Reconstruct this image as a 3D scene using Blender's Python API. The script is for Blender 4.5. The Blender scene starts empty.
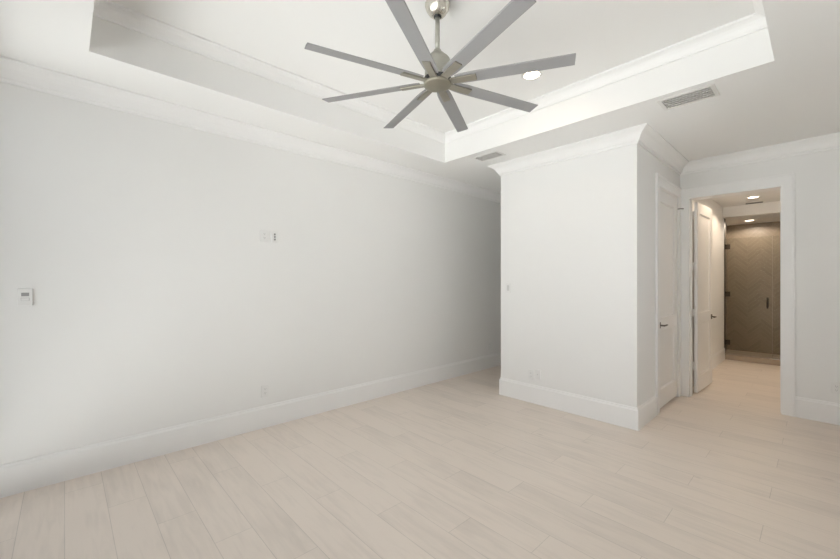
import bpy, bmesh, math
from mathutils import Vector, Matrix
C = bpy.context.scene.collection
S = bpy.context.scene
PI = math.pi

# ------------------------------------------------------------ camera
CAM_H = 1.446
cam_d = bpy.data.cameras.new('camera')
cam = bpy.data.objects.new('camera', cam_d); C.objects.link(cam)
cam.location = (0, 0, CAM_H)
cam.rotation_euler = (PI/2, 0, math.radians(46.697))
cam_d.sensor_width = 36.0
cam_d.lens = 36.0*377.04/840
cam_d.shift_y = 0.7/840
cam_d.clip_start = 0.05
S.camera = cam

# ------------------------------------------------------------ world, daylight, exposure
w = bpy.data.worlds.new('world'); S.world = w; w.use_nodes = True
w.node_tree.nodes['Background'].inputs[0].default_value = (0.90, 0.905, 0.945, 1)
w.node_tree.nodes['Background'].inputs[1].default_value = 1.95

POW = dict(sun=36.5, tray=4.0, bath=32.0, shower=38.0, bath_fill=11.0, entry=22.0)
SUN_COL = (0.975, 0.975, 0.98)
# daylight: sky and high sun through the glazed near wall, softer sky through a window added in the right wall
sun_d = bpy.data.lights.new('sun', 'SUN'); sun_d.energy = POW['sun']; sun_d.angle = math.radians(0.6); sun_d.color = SUN_COL
sun_o = bpy.data.objects.new('sun', sun_d); C.objects.link(sun_o); sun_o.location = (-4, -4, 8)
sun_o.rotation_euler = Vector((2.0, 0.6, -2.6)).to_track_quat('-Z', 'Y').to_euler()
S.view_settings.view_transform = 'Standard'
S.view_settings.look = 'None'
S.view_settings.exposure = 0.0
S.view_settings.gamma = 1.0
S.view_settings.use_curve_mapping = False
S.cycles.max_bounces = 16
S.cycles.diffuse_bounces = 12
S.cycles.glossy_bounces = 5
S.cycles.transmission_bounces = 6
S.cycles.transparent_max_bounces = 8
S.cycles.caustics_reflective = False
S.cycles.caustics_refractive = False
S.cycles.sample_clamp_indirect = 6.0
S.cycles.use_denoising = True

# ------------------------------------------------------------ materials
def mat(name, color, rough=0.6, metal=0.0, spec=0.5, noise=0.0, nscale=8.0, bump=0.0, bscale=300.0, stretch=None):
    m = bpy.data.materials.new(name); m.use_nodes = True
    nt = m.node_tree; b = nt.nodes['Principled BSDF']
    b.inputs['Base Color'].default_value = (*color, 1)
    b.inputs['Roughness'].default_value = rough
    b.inputs['Metallic'].default_value = metal
    b.inputs['Specular IOR Level'].default_value = spec
    tc = nt.nodes.new('ShaderNodeTexCoord')
    src = tc.outputs['Object']
    if stretch:
        mp = nt.nodes.new('ShaderNodeMapping'); mp.inputs['Scale'].default_value = stretch
        nt.links.new(src, mp.inputs[0]); src = mp.outputs[0]
    if noise:
        n = nt.nodes.new('ShaderNodeTexNoise'); n.inputs['Scale'].default_value = nscale; n.inputs['Detail'].default_value = 4
        nt.links.new(src, n.inputs['Vector'])
        r = nt.nodes.new('ShaderNodeMix'); r.data_type = 'RGBA'
        r.inputs[6].default_value = (*[c*(1-noise) for c in color], 1)
        r.inputs[7].default_value = (*[min(1, c*(1+noise)) for c in color], 1)
        nt.links.new(n.outputs['Fac'], r.inputs[0]); nt.links.new(r.outputs[2], b.inputs['Base Color'])
    if bump:
        n2 = nt.nodes.new('ShaderNodeTexNoise'); n2.inputs['Scale'].default_value = bscale
        nt.links.new(src, n2.inputs['Vector'])
        bp = nt.nodes.new('ShaderNodeBump'); bp.inputs['Strength'].default_value = bump; bp.inputs['Distance'].default_value = 0.002
        nt.links.new(n2.outputs['Fac'], bp.inputs['Height']); nt.links.new(bp.outputs[0], b.inputs['Normal'])
    return m

def emit_mat(name, color, strength):
    m = bpy.data.materials.new(name); m.use_nodes = True
    b = m.node_tree.nodes['Principled BSDF']
    b.inputs['Base Color'].default_value = (0.8, 0.8, 0.8, 1)
    b.inputs['Emission Color'].default_value = (*color, 1); b.inputs['Emission Strength'].default_value = strength
    return m

def glass_mat(name, tint, ior=1.25):
    m = bpy.data.materials.new(name); m.use_nodes = True
    nt = m.node_tree; nt.nodes.remove(nt.nodes['Principled BSDF'])
    out = nt.nodes['Material Output']
    t = nt.nodes.new('ShaderNodeBsdfTransparent'); t.inputs[0].default_value = (*tint, 1)
    g = nt.nodes.new('ShaderNodeBsdfGlossy'); g.inputs['Roughness'].default_value = 0.02
    fr = nt.nodes.new('ShaderNodeFresnel'); fr.inputs[0].default_value = ior
    mx = nt.nodes.new('ShaderNodeMixShader')
    nt.links.new(fr.outputs[0], mx.inputs[0]); nt.links.new(t.outputs[0], mx.inputs[1]); nt.links.new(g.outputs[0], mx.inputs[2])
    nt.links.new(mx.outputs[0], out.inputs[0])
    return m

def N(nt, op, a, b=None, c=None):
    n = nt.nodes.new('ShaderNodeMath'); n.operation = op
    for i, v in enumerate((a, b, c)):
        if v is None: continue
        if isinstance(v, (int, float)): n.inputs[i].default_value = v
        else: nt.links.new(v, n.inputs[i])
    return n.outputs[0]

def floor_material():
    m = bpy.data.materials.new('oak_planks'); m.use_nodes = True
    nt = m.node_tree; b = nt.nodes['Principled BSDF']
    tc = nt.nodes.new('ShaderNodeTexCoord'); sp = nt.nodes.new('ShaderNodeSeparateXYZ')
    nt.links.new(tc.outputs['Object'], sp.inputs[0])
    X, Y = sp.outputs[0], sp.outputs[1]
    ry = N(nt, 'DIVIDE', Y, 0.2)
    row = N(nt, 'FLOOR', ry); fy = N(nt, 'FRACT', ry)
    r3 = N(nt, 'FLOORED_MODULO', row, 3.0)
    sx = N(nt, 'SUBTRACT', N(nt, 'ADD', X, 3.51), N(nt, 'MULTIPLY', r3, 0.41))
    rx = N(nt, 'DIVIDE', sx, 1.23)
    col = N(nt, 'FLOOR', rx); fx = N(nt, 'FRACT', rx)
    # distance to the nearest seam in metres
    dy = N(nt, 'MULTIPLY', N(nt, 'MINIMUM', fy, N(nt, 'SUBTRACT', 1.0, fy)), 0.2)
    dx = N(nt, 'MULTIPLY', N(nt, 'MINIMUM', fx, N(nt, 'SUBTRACT', 1.0, fx)), 1.23)
    d = N(nt, 'MINIMUM', dx, dy)
    seam = nt.nodes.new('ShaderNodeMapRange'); seam.inputs[1].default_value = 0.0008; seam.inputs[2].default_value = 0.0024
    seam.inputs[3].default_value = 1.0; seam.inputs[4].default_value = 0.0
    nt.links.new(d, seam.inputs[0])
    # one random value per plank
    cb = nt.nodes.new('ShaderNodeCombineXYZ'); nt.links.new(row, cb.inputs[0]); nt.links.new(col, cb.inputs[1])
    wn = nt.nodes.new('ShaderNodeTexWhiteNoise'); wn.noise_dimensions = '3D'; nt.links.new(cb.outputs[0], wn.inputs['Vector'])
    rnd = wn.outputs['Value']
    # grain coordinates shifted per plank and stretched along it
    off = N(nt, 'MULTIPLY', rnd, 37.0)
    g = nt.nodes.new('ShaderNodeCombineXYZ')
    nt.links.new(N(nt, 'ADD', X, off), g.inputs[0]); nt.links.new(N(nt, 'MULTIPLY', Y, 9.0), g.inputs[1]); nt.links.new(off, g.inputs[2])
    n1 = nt.nodes.new('ShaderNodeTexNoise'); n1.inputs['Scale'].default_value = 3.0; n1.inputs['Detail'].default_value = 6; n1.inputs['Distortion'].default_value = 0.6
    nt.links.new(g.outputs[0], n1.inputs['Vector'])
    g2 = nt.nodes.new('ShaderNodeCombineXYZ')
    nt.links.new(N(nt, 'ADD', X, off), g2.inputs[0]); nt.links.new(N(nt, 'MULTIPLY', Y, 2.4), g2.inputs[1]); nt.links.new(off, g2.inputs[2])
    n2 = nt.nodes.new('ShaderNodeTexNoise'); n2.inputs['Scale'].default_value = 1.7; n2.inputs['Detail'].default_value = 2
    nt.links.new(g2.outputs[0], n2.inputs['Vector'])
    vo = nt.nodes.new('ShaderNodeTexVoronoi'); vo.inputs['Scale'].default_value = 1.35
    nt.links.new(g2.outputs[0], vo.inputs['Vector'])
    knot = nt.nodes.new('ShaderNodeMapRange'); knot.inputs[1].default_value = 0.012; knot.inputs[2].default_value = 0.07
    knot.inputs[3].default_value = 1.0; knot.inputs[4].default_value = 0.0
    nt.links.new(vo.outputs['Distance'], knot.inputs[0])
    # brightness factor
    v = N(nt, 'ADD', 0.945, N(nt, 'MULTIPLY', rnd, 0.085))
    v = N(nt, 'ADD', v, N(nt, 'MULTIPLY', N(nt, 'SUBTRACT', n1.outputs['Fac'], 0.5), 0.28))
    v = N(nt, 'ADD', v, N(nt, 'MULTIPLY', N(nt, 'SUBTRACT', n2.outputs['Fac'], 0.5), 0.22))
    v = N(nt, 'SUBTRACT', v, N(nt, 'MULTIPLY', knot.outputs[0], 0.20))
    v = N(nt, 'SUBTRACT', v, N(nt, 'MULTIPLY', seam.outputs[0], 0.23))
    mx = nt.nodes.new('ShaderNodeMix'); mx.data_type = 'RGBA'
    mx.inputs[6].default_value = (0.0, 0.0, 0.0, 1); mx.inputs[7].default_value = (*FLOOR_COL, 1)
    nt.links.new(v, mx.inputs[0]); nt.links.new(mx.outputs[2], b.inputs['Base Color'])
    b.inputs['Roughness'].default_value = 0.42
    b.inputs['Specular IOR Level'].default_value = 0.35
    bp = nt.nodes.new('ShaderNodeBump'); bp.inputs['Strength'].default_value = 0.15; bp.inputs['Distance'].default_value = 0.002
    nt.links.new(N(nt, 'SUBTRACT', n1.outputs['Fac'], seam.outputs[0]), bp.inputs['Height']); nt.links.new(bp.outputs[0], b.inputs['Normal'])
    return m

def herringbone_material():
    """small glazed tiles laid in upright zigzag columns, on the x-z plane (y-z on side walls)"""
    m = bpy.data.materials.new('herringbone_tile'); m.use_nodes = True
    nt = m.node_tree; b = nt.nodes['Principled BSDF']
    tc = nt.nodes.new('ShaderNodeTexCoord'); sp = nt.nodes.new('ShaderNodeSeparateXYZ')
    nt.links.new(tc.outputs['Object'], sp.inputs[0])
    h = N(nt, 'ADD', sp.outputs[0], sp.outputs[1]); z = sp.outputs[2]
    P, T = 0.40, 0.085
    u = N(nt, 'DIVIDE', h, P); fu = N(nt, 'FRACT', u)
    tri = N(nt, 'MULTIPLY', N(nt, 'ABSOLUTE', N(nt, 'SUBTRACT', fu, 0.5)), P)
    t = N(nt, 'DIVIDE', N(nt, 'SUBTRACT', z, tri), T)
    ft = N(nt, 'FRACT', t); it = N(nt, 'FLOOR', t)
    g1 = N(nt, 'LESS_THAN', ft, 0.09)
    half = N(nt, 'FRACT', N(nt, 'MULTIPLY', u, 2.0))
    g2 = N(nt, 'LESS_THAN', N(nt, 'MINIMUM', half, N(nt, 'SUBTRACT', 1.0, half)), 0.02)
    gr = N(nt, 'MAXIMUM', g1, N(nt, 'MULTIPLY', g2, 0.25))
    cb = nt.nodes.new('ShaderNodeCombineXYZ'); nt.links.new(it, cb.inputs[0]); nt.links.new(N(nt, 'FLOOR', N(nt, 'MULTIPLY', u, 2.0)), cb.inputs[1])
    wn = nt.nodes.new('ShaderNodeTexWhiteNoise'); nt.links.new(cb.outputs[0], wn.inputs['Vector'])
    a = nt.nodes.new('ShaderNodeMix'); a.data_type = 'RGBA'
    a.inputs[6].default_value = (0.24, 0.192, 0.140, 1); a.inputs[7].default_value = (0.27, 0.218, 0.162, 1)
    nt.links.new(wn.outputs['Value'], a.inputs[0])
    c = nt.nodes.new('ShaderNodeMix'); c.data_type = 'RGBA'
    nt.links.new(gr, c.inputs[0]); nt.links.new(a.outputs[2], c.inputs[6]); c.inputs[7].default_value = (0.305, 0.254, 0.196, 1)
    nt.links.new(c.outputs[2], b.inputs['Base Color'])
    b.inputs['Roughness'].default_value = 0.32
    bp = nt.nodes.new('ShaderNodeBump'); bp.inputs['Strength'].default_value = 0.35; bp.inputs['Distance'].default_value = 0.003
    nt.links.new(N(nt, 'SUBTRACT', N(nt, 'MULTIPLY', wn.outputs['Value'], 0.3), gr), bp.inputs['Height']); nt.links.new(bp.outputs[0], b.inputs['Normal'])
    return m

FLOOR_COL = (0.755, 0.672, 0.60)
M_wall = mat('wall_paint', (0.80, 0.80, 0.79), 0.75, spec=0.3, noise=0.012, nscale=1.2, bump=0.06, bscale=240)
M_ceil = mat('ceiling_paint', (0.82, 0.82, 0.81), 0.8, spec=0.25, noise=0.01, nscale=1.0)
M_trim = mat('trim_paint', (0.83, 0.83, 0.825), 0.42, spec=0.4, noise=0.006, nscale=2.0)
M_door = mat('door_paint', (0.80, 0.795, 0.785), 0.4, spec=0.4, noise=0.006, nscale=2.0)
M_floor = floor_material()
M_tile = herringbone_material()
M_curb = mat('curb_stone', (0.36, 0.30, 0.235), 0.3, noise=0.08, nscale=14)
M_pan = mat('shower_floor_tile', (0.42, 0.35, 0.28), 0.4, noise=0.1, nscale=40)
M_nickel = mat('brushed_nickel', (0.66, 0.63, 0.56), 0.26, metal=1.0, noise=0.05, nscale=30, stretch=(1, 1, 8))
M_cap = mat('satin_nickel', (0.27, 0.25, 0.20), 0.42, metal=0.55, noise=0.04, nscale=20)
M_brkt = mat('bracket_nickel', (0.30, 0.28, 0.235), 0.42, metal=0.5, noise=0.04, nscale=20)
M_blade = mat('silver_grey_blade', (0.30, 0.30, 0.305), 0.45, metal=0.15, noise=0.03, nscale=6, stretch=(1, 14, 1))
M_black = mat('black_plastic', (0.015, 0.015, 0.016), 0.5, noise=0.05)
M_bronze = mat('dark_nickel_hardware', (0.16, 0.14, 0.125), 0.38, metal=0.75, noise=0.06, nscale=40)
M_oil = mat('oil_rubbed_bronze', (0.055, 0.043, 0.032), 0.45, metal=0.4, noise=0.05, nscale=30)
M_edge = mat('polished_glass_edge', (0.26, 0.23, 0.185), 0.3, noise=0.02)
M_house = mat('satin_nickel_light', (0.43, 0.42, 0.37), 0.4, metal=0.45, noise=0.03, nscale=20)
M_plate = mat('white_plastic', (0.77, 0.77, 0.76), 0.35, noise=0.004)
M_slot = mat('grey_slot', (0.22, 0.22, 0.22), 0.6, noise=0.02)
M_disp = mat('dim_display', (0.33, 0.33, 0.33), 0.4, noise=0.03)
M_key = mat('light_grey_button', (0.60, 0.60, 0.59), 0.45, noise=0.02)
M_vent = mat('vent_enamel', (0.74, 0.735, 0.72), 0.5, noise=0.01)
M_slat = mat('vent_slat', (0.74, 0.725, 0.705), 0.5, noise=0.01)
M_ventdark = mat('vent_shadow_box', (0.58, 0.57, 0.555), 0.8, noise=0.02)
M_glass = glass_mat('shower_glass', (0.95, 0.955, 0.94), 1.07)
M_pane = glass_mat('window_glass', (0.97, 0.985, 0.98))
M_lens = emit_mat('warm_lens', (1.0, 0.80, 0.60), 9.0)
M_lens2 = emit_mat('warm_lens_bath', (1.0, 0.82, 0.64), 9.0)
M_alu = mat('white_window_frame', (0.78, 0.78, 0.78), 0.4, noise=0.01)
M_ext = mat('patio_concrete', (0.70, 0.69, 0.67), 0.8, noise=0.08, nscale=5)

# ------------------------------------------------------------ mesh helpers
class MB:
    def __init__(s): s.bm = bmesh.new()
    def box(s, x0, x1, y0, y1, z0, z1, bev=0.0, mt=None):
        b = bmesh.new()
        r = bmesh.ops.create_cube(b, size=1.0)
        for v in b.verts:
            v.co = Vector(((x0+x1)/2+v.co.x*(x1-x0), (y0+y1)/2+v.co.y*(y1-y0), (z0+z1)/2+v.co.z*(z1-z0)))
        if bev: bmesh.ops.bevel(b, geom=list(b.edges), offset=bev, segments=2, profile=0.5, affect='EDGES')
        if mt is not None: b.transform(mt)
        s.merge(b); return s
    def merge(s, b):
        me = bpy.data.meshes.new('tmp'); b.to_mesh(me); s.bm.from_mesh(me); b.free(); bpy.data.meshes.remove(me)
    def lathe(s, prof, seg=40, mt=None):
        """prof: list of (radius, z), turned about z"""
        b = bmesh.new(); rings = []
        for r, z in prof:
            if r < 1e-6: rings.append([b.verts.new((0, 0, z))])
            else: rings.append([b.verts.new((r*math.cos(2*PI*k/seg), r*math.sin(2*PI*k/seg), z)) for k in range(seg)])
        for A, B in zip(rings, rings[1:]):
            for k in range(seg):
                k2 = (k+1) % seg
                if len(A) == 1 and len(B) == 1: continue
                if len(A) == 1: b.faces.new((A[0], B[k], B[k2]))
                elif len(B) == 1: b.faces.new((A[k], B[0], A[k2]))
                else: b.faces.new((A[k], B[k], B[k2], A[k2]))
        for f in b.faces: f.smooth = True
        if mt is not None: b.transform(mt)
        s.merge(b); return s
    def tube(s, pts, r, seg=16):
        """round bar along a polyline"""
        b = bmesh.new(); rings = []
        P = [Vector(p) for p in pts]
        for i, p in enumerate(P):
            t = (P[min(i+1, len(P)-1)]-P[max(i-1, 0)]).normalized()
            up = Vector((0, 0, 1)) if abs(t.z) < 0.9 else Vector((1, 0, 0))
            a = t.cross(up).normalized(); c = a.cross(t)
            rings.append([b.verts.new(p+r*(a*math.cos(2*PI*k/seg)+c*math.sin(2*PI*k/seg))) for k in range(seg)])
        for A, B in zip(rings, rings[1:]):
            for k in range(seg): b.faces.new((A[k], A[(k+1) % seg], B[(k+1) % seg], B[k]))
        b.faces.new(rings[0][::-1]); b.faces.new(rings[-1])
        for f in b.faces: f.smooth = True
        s.merge(b); return s
    def sweep(s, path, prof, closed=False):
        """profile of (offset to the left of the path, z) swept along an xy path with mitred corners"""
        b = bmesh.new(); P = [Vector((*p, 0)) for p in path]; n = len(P); rings = []
        def nrm(a, c): d = (c-a).normalized(); return Vector((-d.y, d.x, 0))
        for i in range(n):
            if closed or 0 < i < n-1:
                n1 = nrm(P[i-1], P[i]); n2 = nrm(P[i], P[(i+1) % n]); m = (n1+n2)/(1+n1.dot(n2))
            elif i == 0: m = nrm(P[0], P[1])
            else: m = nrm(P[-2], P[-1])
            rings.append([b.verts.new(P[i]+m*o+Vector((0, 0, z))) for o, z in prof])
        pairs = list(zip(rings, rings[1:]))+([(rings[-1], rings[0])] if closed else [])
        k = len(prof)
        for A, B in pairs:
            for j in range(k): b.faces.new((A[j], A[(j+1) % k], B[(j+1) % k], B[j]))
        if not closed: b.faces.new(rings[0][::-1]); b.faces.new(rings[-1])
        bmesh.ops.recalc_face_normals(b, faces=b.faces)
        s.merge(b); return s
    def build(s, name, m, parent=None, loc=None, rot=None, kind=None, smooth_angle=None):
        bmesh.ops.recalc_face_normals(s.bm, faces=s.bm.faces)
        me = bpy.data.meshes.new(name); s.bm.to_mesh(me); s.bm.free(); me.materials.append(m)
        o = bpy.data.objects.new(name, me); C.objects.link(o)
        if parent is not None: o.parent = parent
        if loc is not None: o.location = loc
        if rot is not None: o.rotation_euler = rot
        if kind: o['kind'] = kind
        return o

def struct(name, mb, m): return mb.build(name, m, kind='structure')
def thing(name, label, cat, loc=(0, 0, 0), rot=(0, 0, 0), group=None):
    o = bpy.data.objects.new(name, None); C.objects.link(o); o.empty_display_size = 0.1
    o.location = loc; o.rotation_euler = rot; o['label'] = label; o['category'] = cat
    if group: o['group'] = group
    return o
def plate_mat(loc, rotz): return loc, (0, 0, rotz)

# ------------------------------------------------------------ dimensions
XL, XR = -3.744, 0.40          # left and right wall faces
YN, YD = -0.50, 5.637          # near wall face, wall with the bathroom opening
XC, XCL, YC = -1.211, -2.770, 4.018   # closet block: right face, hall face, front face
ZT = 2.894                     # soffit height
TX0, TX1, TY0, TY1, ZTR = -3.172, -0.206, 0.112, 3.408, 3.215   # tray recess
OX0, OX1, OZ = -1.124, -0.273, 2.470    # bathroom opening
YB0 = 5.790                    # bathroom face of that wall
XBL, XBR, YH, YS = -1.205, 0.90, 8.66, 10.0   # bathroom left and right faces, shower header, shower back
ZB, ZS = 2.762, 2.578          # bathroom and shower ceilings
YHALL = 7.2

# ------------------------------------------------------------ shell
struct('floor', MB().box(-4.0, 1.1, -0.5, 10.2, -0.12, 0.0), M_floor)
struct('wall_left', MB().box(XL-0.2, XL, YN-0.2, YHALL+0.2, 0, 3.4), M_wall)
RY0, RY1, RZ0, RZ1 = 2.65, 3.95, 0.95, 2.30
struct('wall_right', MB().box(XR, XR+0.1, YN-0.09, RY0, 0, 3.4).box(XR, XR+0.1, RY1, YD, 0, 3.4).box(XR, XR+0.1, RY0, RY1, 0, RZ0).box(XR, XR+0.1, RY0, RY1, RZ1, 3.4), M_wall)
WX0, WX1, WZ = -3.70, 0.30, 2.75
struct('wall_near', MB().box(XL, WX0, YN-0.09, YN, 0, 3.4).box(WX1, XR, YN-0.09, YN, 0, 3.4).box(WX0, WX1, YN-0.09, YN, WZ, 3.4), M_wall)
struct('wall_far', MB().box(XC, OX0, YD, YB0, 0, 3.4).box(OX1, 1.1, YD, YB0, 0, 3.4).box(OX0, OX1, YD, YB0, OZ, 3.4), M_wall)
DY0, DY1, DZ = 4.712, 5.528, 2.470   # closet door opening
struct('wall_closet', MB().box(XCL, XC, YC, YC+0.12, 0, 3.4).box(XCL, XCL+0.12, YC+0.12, YHALL, 0, 3.4)
       .box(XC-0.12, XC, YC+0.12, DY0, 0, 3.4).box(XC-0.12, XC, DY1, YB0, 0, 3.4).box(XC-0.12, XC, DY0, DY1, DZ, 3.4)
       .box(XCL+0.12, XC-0.12, YB0, YB0+0.1, 0, 3.4), M_wall)
struct('wall_hall_end', MB().box(XL, XCL, YHALL, YHALL+0.2, 0, 3.4), M_wall)
struct('wall_bathroom_left', MB().box(XBL-0.13, XBL, YB0, 8.78, 0, 3.4), M_wall)
struct('wall_bathroom_right', MB().box(XBR, XBR+0.2, YB0, 10.2, 0, 3.4), M_wall)
# soffit with the tray recess, tray lid
struct('ceiling', MB().box(XL, TX0, YN, YHALL, ZT, 3.4).box(TX1, XR, YN, YD, ZT, 3.4)
       .box(TX0, TX1, YN, TY0, ZT, 3.4).box(TX0, TX1, TY1, YC+0.1, ZT, 3.4).box(TX0, XCL+0.1, YC+0.1, YHALL, ZT, 3.4)
       .box(XC-0.1, TX1, YC+0.1, YD, ZT, 3.4), M_ceil)
struct('ceiling_tray', MB().box(TX0, TX1, TY0, TY1, ZTR, 3.4), M_ceil)
struct('ceiling_bathroom', MB().box(XBL, XBR, YB0, YH, ZB, 3.4), M_ceil)
struct('ceiling_shower', MB().box(-1.7, XBR, YH, 10.2, ZS, 3.4), M_ceil)
struct('wall_shower_back', MB().box(-1.6, XBR, YS, YS+0.2, 0, ZS), M_tile)
struct('wall_shower_left', MB().box(-1.6, -1.325, 8.78, YS, 0, ZS), M_tile)
struct('trim_1', MB().box(-1.325, XBR, 8.78, 8.95, 0, 0.095, 0.004), M_curb)
struct('floor_shower', MB().box(-1.325, XBR, 8.95, YS, 0.0, 0.012), M_pan)
struct('ceiling_closet', MB().box(XCL+.12, XC-.12, YC+.12, YB0+.1, ZT, 3.4), M_ceil)
struct('roof', MB().box(-4.0, 1.2, YN-.09, 10.3, 3.4, 3.5), M_wall)
# outdoor paving beyond the glazed door
struct('ground_patio', MB().box(-6, 4.5, -6, YN-0.09, -0.2, -0.03).box(1.1, 4.5, YN-0.09, 9, -0.2, -0.03), M_ext)

# ------------------------------------------------------------ mouldings
CRN = [(0, 2.766), (.014, 2.766), (.018, 2.776), (.018, 2.788), (.028, 2.796), (.036, 2.812), (.048, 2.834), (.064, 2.853), (.084, 2.866),
       (.098, 2.872), (.106, 2.878), (.114, 2.880), (.118, 2.884), (.118, 2.8945), (0, 2.8945)]
struct('trim_2', MB().sweep([(XCL, YC), (XC, YC)][::-1] if False else [(XL, YHALL), (XL, YN), (XR, YN), (XR, YD), (XC, YD), (XC, YC), (XCL, YC), (XCL, YHALL)], CRN, closed=True), M_trim)
TC = [(0, 3.128), (.012, 3.128), (.014, 3.14), (.02, 3.148), (.03, 3.168), (.046, 3.186), (.066, 3.196), (.082, 3.2), (.086, 3.204), (.086, 3.2155), (0, 3.2155)]
struct('trim_3', MB().sweep([(TX0, TY0), (TX1, TY0), (TX1, TY1), (TX0, TY1)], TC, closed=True), M_trim)
BASE = [(0, 0), (.016, 0), (.016, .184), (.0145, .190), (.009, .199), (.007, .212), (.004, .215), (0, .215)]
CW, CT = 0.105, 0.022          # door casing width and thickness
struct('baseboard_left', MB().sweep([(XCL, YHALL), (XL, YHALL), (XL, YN), (WX0-0.01, YN)], BASE), M_trim)
struct('baseboard_closet', MB().sweep([(XC, DY0-CW), (XC, YC), (XCL, YC), (XCL, YHALL)], BASE), M_trim)
struct('baseboard_right', MB().sweep([(WX1+0.01, YN), (XR, YN), (XR, YD), (OX1+.091, YD)], BASE), M_trim)
struct('baseboard_bathroom', MB().sweep([(XBL, 8.775), (XBL, YB0), (OX0-.068, YB0)], BASE), M_trim)

def casing(name, a0, a1, z, face, axis, sgn, left_w=CW, right_w=CW, head=0.125):
    """flat casing with a raised outer bead round an opening a0..a1 up to z; axis 'x' runs along x"""
    m = MB()
    def b(u0, u1, z0, z1, t):
        f0, f1 = sorted((face, face+sgn*t))
        if axis == 'x': m.box(u0, u1, f0, f1, z0, z1, 0.003)
        else: m.box(f0, f1, u0, u1, z0, z1, 0.003)
    bead = 0.022; o = 0.003
    b(a0-left_w+o, a0, 0, z+head-o, CT*0.75); b(a1, a1+right_w-o, 0, z+head-o, CT*0.75); b(a0-o, a1+o, z+.0008, z+head-o*1.3, CT*0.75-.0006)
    b(a0-left_w, a0-left_w+bead, 0, z+head, CT); b(a1+right_w-bead, a1+right_w, 0, z+head, CT); b(a0-left_w+bead, a1+right_w-bead, z+head-bead, z+head-.0005, CT-.0004)
    struct(name, m, M_trim)
casing('trim_4', OX0+.012, OX1-.012, OZ-.012, YD, 'x', -1, left_w=.094, right_w=.103, head=.128)
casing('trim_5', DY0, DY1, DZ, XC, 'y', 1)
casing('trim_6', OX0+.012, OX1-.012, OZ-.012, YB0, 'x', 1, left_w=.08, head=0.105)
# jamb linings
JT = 0.014
struct('trim_7', MB().box(OX0, OX0+JT, YD-0.014, YB0+0.014, 0, OZ).box(OX1-JT, OX1, YD-0.014, YB0+0.014, 0, OZ).box(OX0+JT, OX1-JT, YD-0.014, YB0+0.014, OZ-JT, OZ)
       .box(OX0+JT, OX0+JT+0.01, YD+0.05, YD+0.085, 0, OZ-JT).box(OX1-JT-0.01, OX1-JT, YD+0.05, YD+0.085, 0, OZ-JT), M_trim)

# ------------------------------------------------------------ panelled doors
def door_leaf(W, H, T):
    """leaf along +y from 0 to W, thickness -T..0 in x; two recessed panels on both faces"""
    m = MB(); d = 0.018; sl = 0.012
    st, bot, mid0, mid1, top = 0.112, 0.200, 0.865, 1.005, H-0.135
    m.box(-T, 0, 0, st, 0, H, 0.001); m.box(-T, 0, W-st, W, 0, H, 0.001)
    for z0, z1 in ((0, bot), (mid0, mid1), (top, H)): m.box(-T, 0, st, W-st, z0, z1)
    for z0, z1 in ((bot, mid0), (mid1, top)):
        m.box(-T+d, -d, st, W-st, z0, z1)
        b = bmesh.new()
        for x, xi in ((0, -d), (-T, -T+d)):        # sloped sticking round each panel
            o = [b.verts.new((x, y, z)) for y, z in ((st, z0), (W-st, z0), (W-st, z1), (st, z1))]
            i = [b.verts.new((xi, y, z)) for y, z in ((st+sl, z0+sl), (W-st-sl, z0+sl), (W-st-sl, z1-sl), (st+sl, z1-sl))]
            for k in range(4): b.faces.new((o[k], o[(k+1) % 4], i[(k+1) % 4], i[k]))
        m.merge(b)
    return m
def lever(parent, y, z, x, sgn, toward):
    h = MB().box(min(x, x+sgn*.008), max(x, x+sgn*.008), y-.026, y+.026, z-.033, z+.033, .002).build('door_handle', M_bronze, parent)
    MB().tube([(x+sgn*.006, y, z), (x+sgn*.05, y, z)], .009).tube([(x+sgn*.05, y-toward*.011, z), (x+sgn*.052, y+toward*.05, z), (x+sgn*.05, y+toward*.105, z)], .0085).build('lever', M_bronze, h)
def hinges(parent, y, x, zs):
    for z in zs:
        MB().tube([(x, y, z-.045), (x, y, z+.045)], .007).box(x-.012, x, y-.001, y+.012, z-.045, z+.045).build('hinge', M_bronze, parent)

DW = DY1-DY0-0.006
d1 = door_leaf(DW, 2.44, 0.035).build('door_1', M_door, loc=(XC-0.006, DY0+0.003, 0.022), kind='structure')
lever(d1, 0.065, 0.925, 0, 1, 1)
for z in (0.22, 1.2, 2.2):
    MB().tube([(0.008, DW+.001, z-.045), (0.008, DW+.001, z+.045)], .006).build('hinge', M_trim, d1)
MB().tube([(.008, DW, 2.305), (.035, DW+.006, 2.305), (.062, DW+.03, 2.305)], .006).build('door_stop', M_bronze, d1)
# closet door jambs
struct('trim_8', MB().box(XC-.12, XC, DY0-.001, DY0+.002, 0, DZ).box(XC-.12, XC, DY1-.002, DY1+.001, 0, DZ).box(XC-.12, XC, DY0, DY1, DZ-.004, DZ), M_trim)

d2 = door_leaf(0.765, 2.415, 0.035).build('door_2', M_door, loc=(-1.062, YB0+.030, 0.022), rot=(0, 0, math.radians(-2.2)), kind='structure')
lever(d2, 0.705, 0.92, 0, 1, -1)
lever(d2, 0.705, 0.92, -0.035, -1, -1)
for z in (0.34, 1.01, 1.60, 2.25):
    MB().box(-.033, -.003, -.0025, .0, z-.05, z+.05).tube([(-.043, -.012, z-.05), (-.043, -.012, z+.05)], .008).box(-.043, -.030, -.014, -.001, z-.05, z+.05).build('hinge', M_plate, d2)

# door on the hall side of the closet block: only its casing edge can show past the corner
casing('trim_9', 4.15, 4.95, DZ, XCL, 'y', -1)
d3 = MB().box(XCL-.003, XCL-.0005, 4.15, 4.95, .012, DZ).build('door_3', M_door, kind='structure')

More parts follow.
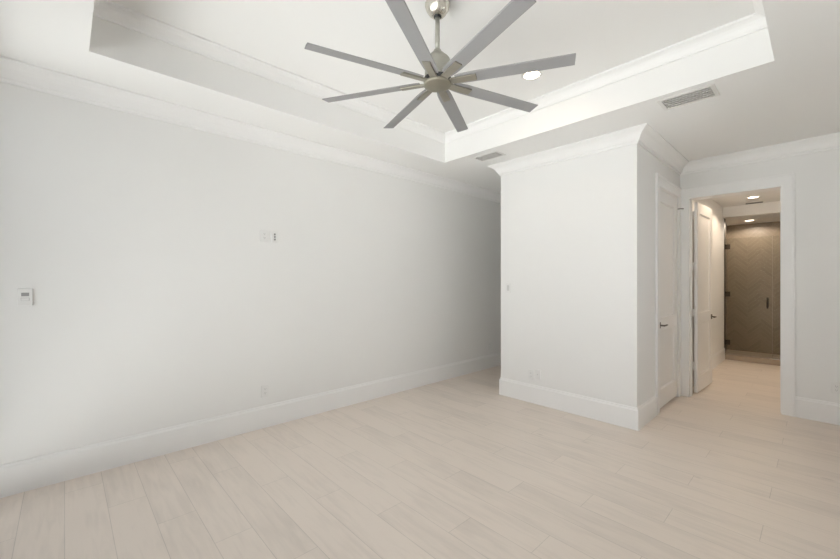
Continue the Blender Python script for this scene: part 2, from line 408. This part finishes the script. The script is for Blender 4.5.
# glazed sliding door behind the camera, the room's daylight
wf = MB(); NP = 3; PW = (WX1-WX0)/NP
for k in range(NP+1):
    x = WX0+k*PW; a, b_ = (0, .05) if k == 0 else ((-.05, 0) if k == NP else (-.035, .035))
    wf.box(x+a, x+b_, YN-.085, YN-.045, 0, WZ)
for z0, z1 in ((0, .05), (WZ-.05, WZ)): wf.box(WX0, WX1, YN-.085, YN-.045, z0, z1)
win = struct('window_1', wf, M_alu)
for k in range(NP):
    MB().box(WX0+k*PW+.03, WX0+(k+1)*PW-.03, YN-.068, YN-.062, .04, WZ-.04).build('pane', M_pane, win)

# unseen window added in the right wall to brighten the far right side
wf = MB()
for y in (RY0, (RY0+RY1)/2-.025, RY1-.05): wf.box(XR+.03, XR+.07, y, y+.05, RZ0, RZ1)
for z in (RZ0, RZ1-.05): wf.box(XR+.03, XR+.07, RY0, RY1, z, z+.05)
wf.box(XR-.02, XR+.1, RY0-.03, RY1+.03, RZ0-.025, RZ0)
win2 = struct('window_added', wf, M_alu)
for k in range(2):
    MB().box(XR+.047, XR+.053, RY0+.03+k*(RY1-RY0)/2, RY0-.03+(k+1)*(RY1-RY0)/2, RZ0+.03, RZ1-.03).build('pane', M_pane, win2)

# ------------------------------------------------------------ ceiling fan
FX, FY, ZF = -1.647, 1.703, 2.678
fan = thing('ceiling_fan', 'large eight-bladed silver ceiling fan hanging on a rod from the tray ceiling', 'ceiling fan', (FX, FY, ZTR))
dz = -ZTR
def fp(name, mb, m, parent=fan): return mb.build(name, m, parent)
fp('canopy', MB().lathe([(0, ZTR+dz), (.062, ZTR+dz), (.066, 3.196+dz), (.074, 3.186+dz), (.0785, 3.178+dz), (.078, 3.166+dz), (.07, 3.142+dz), (.056, 3.120+dz), (.042, 3.106+dz), (.03, 3.100+dz), (.026, 3.1+dz), (0, 3.1+dz)], 48), M_nickel)
fp('canopy_bushing', MB().lathe([(0, 3.104+dz), (.022, 3.104+dz), (.023, 3.098+dz), (.02, 3.092+dz), (0, 3.092+dz)], 32), M_black)
fp('downrod', MB().lathe([(0, 3.095+dz), (.0145, 3.095+dz), (.0145, 2.87+dz), (0, 2.87+dz)], 24), M_house)
fp('motor_housing', MB().lathe([(0, 2.892+dz), (.021, 2.892+dz), (.024, 2.886+dz), (.026, 2.876+dz), (.04, 2.866+dz), (.074, 2.832+dz), (.080, 2.822+dz), (.080, 2.716+dz), (.078, 2.711+dz), (0, 2.711+dz)], 48), M_house)
fp('rotor_ring', MB().lathe([(0, 2.712+dz), (.080, 2.712+dz), (.086, 2.709+dz), (.087, 2.700+dz), (.087, 2.684+dz), (.082, 2.681+dz), (0, 2.681+dz)], 48), M_black)
fp('hub_cap', MB().lathe([(0, 2.683+dz), (.083, 2.683+dz), (.087, 2.680+dz), (.0885, 2.674+dz), (.086, 2.667+dz), (.076, 2.662+dz), (.05, 2.658+dz), (0, 2.656+dz)], 56), M_cap)
PHI0 = math.radians(28.9); PITCH = math.radians(-11)
RB = 0.803; CH = 0.093
for k in range(8):
    a = PHI0+k*PI/4
    R = Matrix.Rotation(a, 4, 'Z') @ Matrix.Translation((0, 0, ZF+.012+dz)) @ Matrix.Rotation(PITCH, 4, 'X')
    b = bmesh.new()
    sec = [(-CH/2, 0), (-CH/2+.006, -.0035), (CH/2-.004, -.0035), (CH/2, 0), (CH/2-.01, .004), (0, .0065), (-CH/2+.012, .005)]
    st = [(.115, .80), (.15, .93), (.2, 1.0), (RB, 1.0)]
    rings = [[b.verts.new((r, y*w_, z)) for y, z in sec] for r, w_ in st]
    for A, B in zip(rings, rings[1:]):
        for j in range(len(sec)): b.faces.new((A[j], A[(j+1) % len(sec)], B[(j+1) % len(sec)], B[j]))
    b.faces.new(rings[0][::-1]); b.faces.new(rings[-1]); b.transform(R)
    m = MB(); m.merge(b)
    bl = fp('blade', m, M_blade)
    fp('blade_bracket', MB().box(.072, .245, -.024, .024, -.0125, -.0034, .002, R), M_brkt, bl)

# ------------------------------------------------------------ recessed lights
def downlight(label, x, y, z, lens, power, color, r=.075, spot=3.0):
    t = thing('recessed_light', label, 'ceiling light', (x, y, z), group='recessed ceiling lights')
    MB().lathe([(r-.012, -.0005), (r-.012, -.006), (r, -.008), (r+.012, -.004), (r+.013, -.0005)], 40).build('trim_ring', M_plate, t)
    MB().lathe([(0, -.0055), (r-.012, -.0055), (r-.012, -.002), (0, -.002)], 40).build('lens', lens, t)
    l = bpy.data.lights.new('downlight_beam', 'SPOT'); l.energy = power; l.color = color; l.spot_size = spot; l.spot_blend = 0.35; l.shadow_soft_size = 0.05
    o = bpy.data.objects.new('downlight_beam', l); C.objects.link(o); o.parent = t; o.location = (0, 0, -.02)
    return t
downlight('lit recessed light in the tray ceiling beside the fan blades', -1.700, 2.925, ZTR, M_lens, POW['tray'], (1.0, 0.80, 0.62), r=.078)
downlight('lit recessed light in the bathroom ceiling above the vent slot', -0.727, 7.93, ZB, M_lens2, POW['bath'], (1.0, 0.80, 0.60), spot=2.5)
downlight('lit recessed light inside the shower, in front of brown tile', -0.915, 9.42, ZS, M_lens2, POW['shower'], (1.0, 0.86, 0.70), spot=3.12)

# unseen fill lamp added to brighten the bathroom, in place of wall lights
vl = bpy.data.lights.new('bath_fill_light', 'POINT'); vl.energy = POW['bath_fill']; vl.color = (1.0, 0.87, 0.73); vl.shadow_soft_size = 0.12
vo = bpy.data.objects.new('bath_fill_light', vl); C.objects.link(vo); vo.location = (0.72, 7.0, 2.0)
# unseen downlight added to light the door leaf, hidden behind the opening's head
el = bpy.data.lights.new('added_downlight', 'SPOT'); el.energy = POW['entry']; el.color = (1.0, 0.80, 0.60); el.spot_size = 2.6; el.spot_blend = 0.5; el.shadow_soft_size = 0.05
eo = bpy.data.objects.new('added_downlight', el); C.objects.link(eo); eo.location = (-0.72, 6.30, ZB-.02)

# ------------------------------------------------------------ ceiling vents
def vent(label, cx, cy, z, lx, ly, n, border=.022, bx=None, slot=None):
    bx = bx or border
    t = thing('ceiling_vent', label, 'air vent', (cx, cy, z), group='ceiling air vents')
    f = MB(); X, Y = lx/2, ly/2
    f.box(-X, X, -Y, -Y+border, -.008, -.0003, .002); f.box(-X, X, Y-border, Y, -.008, -.0003, .002)
    f.box(-X, -X+bx, -Y+border, Y-border, -.008, -.0003, .002); f.box(X-bx, X, -Y+border, Y-border, -.008, -.0003, .002)
    f.build('frame', M_vent, t)
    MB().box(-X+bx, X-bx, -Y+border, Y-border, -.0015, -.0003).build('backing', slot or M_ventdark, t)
    pitch = (ly-2*border)/n
    for i in range(n):
        y = -Y+border+(i+.5)*pitch
        R = Matrix.Translation((0, y, -.0085)) @ Matrix.Rotation(math.radians(33), 4, 'X')
        MB().box(-X+bx, X-bx, -pitch*.40, pitch*.40, -.0008, .0008, 0, R).build('slat', slot or M_slat, t)
    return t
vent('larger white ceiling vent beside the tray, toward the bathroom opening', -.720, 3.597, ZT, .372, .245, 5, .026, .028)
vent('smaller white ceiling vent above the end of the hall opening', -2.650, 3.605, ZT, .335, .180, 4, .020, .022)
vent('slim dark slotted vent in the bathroom ceiling, beyond its light', -.765, 8.50, ZB, .235, .10, 3, .010, None, M_slot)

# ------------------------------------------------------------ wall plates (local: plate on the x-z plane, facing -y)
def plate(name, label, cat, loc, rotz, group=None, wd=.072, ht=.117):
    t = thing(name, label, cat, loc, (0, 0, rotz), group)
    MB().box(-wd/2, wd/2, -.0090, -.0003, -ht/2, ht/2, .0022).build('cover_plate', M_plate, t)
    return t
def duplex(t):
    for dzz in (-.0195, .0195):
        s = MB().box(-.017, .017, -.0113, -.0088, dzz-.0145, dzz+.0145, .0012).build('socket', M_plate, t)
        MB().box(-.0075, -.0050, -.0117, -.0112, dzz-.002, dzz+.007).box(.0050, .0075, -.0117, -.0112, dzz-.002, dzz+.006).box(-.0022, .0022, -.0117, -.0112, dzz-.0095, dzz-.0055).build('slots', M_slot, s)
LEFT = PI/2   # faces +x on the left wall
t = plate('thermostat', 'white wall control with a dark display and button, far left of the long wall', 'wall control', (XL, -.197, 1.33), LEFT, wd=.074, ht=.118)
MB().box(-.019, .019, -.0105, -.008, .006, .030, .001).build('display', M_disp, t)
b_ = MB().box(-.021, .021, -.0105, -.008, -.026, -.004, .001).build('button_surround', M_key, t)
MB().box(-.018, .018, -.0113, -.0103, -.023, -.007, .0008).build('button', M_plate, b_)
t = plate('outlet', 'white high-mounted outlet plate on the long wall, beside the plate with three dark ports', 'outlet', (XL, 1.425, 1.880), LEFT, 'high wall plates')
duplex(t)
t = plate('media_plate', 'white high-mounted wall plate with three small dark ports in a column', 'wall plate', (XL, 1.527, 1.878), LEFT, 'high wall plates')
for z in (-.026, 0, .026): MB().lathe([(0, .002), (.0085, .002), (.0085, 0), (0, 0)], 20, Matrix.Translation((0, -.0089, z)) @ Matrix.Rotation(PI/2, 4, 'X')).build('port', M_slot, t)
duplex(plate('outlet', 'white outlet low on the long bare wall, below the two high plates', 'outlet', (XL, 1.432, .358), LEFT, 'wall outlets'))
duplex(plate('outlet', 'shaded outlet low on the long wall just inside the hall', 'outlet', (XL, 5.106, .367), LEFT, 'wall outlets'))
t = plate('light_switch', 'white rocker switch near the hall corner of the closet block', 'light switch', (-2.658, YC, 1.349), 0)
MB().box(-.0165, .0165, -.0108, -.0088, -.0335, .0335, .001).build('rocker', M_key, t)
duplex(plate('outlet', 'white outlet low on the closet block, the one nearer the hall', 'outlet', (-2.345, YC, .330), 0, 'wall outlets'))
t = plate('cable_plate', 'white cable plate low on the closet block, right beside an outlet', 'wall plate', (-2.258, YC, .348), 0, wd=.070, ht=.112)
MB().lathe([(0, .010), (.0045, .010), (.0045, .002), (.008, .002), (.008, 0), (0, 0)], 18, Matrix.Translation((0, -.0089, 0)) @ Matrix.Rotation(PI/2, 4, 'X')).build('connector', M_key, t)
duplex(plate('outlet', 'white outlet low on the wall beside the bathroom opening', 'outlet', (.112, YD, .362), 0, 'wall outlets'))

# ------------------------------------------------------------ shower glass
YG = 8.872; GX0, GX1, GZ0, GZ1 = -1.192, -.566, .108, 2.208
sd = thing('shower_door', 'clear frameless glass shower door with dark bronze hinges and pull handle', 'shower door', (GX0, YG, .095))
def L(x): return x-GX0
def Zz(z): return z-.095
MB().box(L(GX0), L(GX1), -.005, .005, Zz(GZ0), Zz(GZ1), .001).build('glass', M_glass, sd)
for z in (.307, 1.192, 2.058):
    MB().box(-.020, .062, -.011, -.0052, Zz(z)-.045, Zz(z)+.045, .002).box(-.020, .062, .0052, .011, Zz(z)-.045, Zz(z)+.045, .002).box(-.020, -.002, -.011, .011, Zz(z)-.045, Zz(z)+.045).build('hinge', M_oil, sd)
hx = L(-.625)
for sg, nm in ((-1, 'pull_handle'), (1, 'pull_handle')):
    MB().tube([(hx, sg*.005, Zz(1.135)), (hx, sg*.05, Zz(1.135)), (hx, sg*.065, Zz(1.12)), (hx, sg*.065, Zz(.98)), (hx, sg*.05, Zz(.965)), (hx, sg*.005, Zz(.965))], .010).build(nm, M_oil, sd)
MB().box(L(GX1)+.0003, L(GX1)+.0045, -.0052, .0052, Zz(GZ0), Zz(GZ1)).build('edge_seal', M_edge, sd)
sp_ = thing('shower_panel', 'clear fixed glass panel beside the glass shower door, past its handle', 'glass panel', (GX1, YG, .095))
MB().box(.008, XBR-GX1-.003, -.005, .005, .001, Zz(GZ1), .001).build('glass', M_glass, sp_)
MB().box(.004, XBR-GX1-.002, -.010, .010, 0, .012).build('channel', M_nickel, sp_)
jb = struct('trim_10', MB().box(-1.3249, -1.203, 8.7801, 8.93, .095, ZS), M_oil)
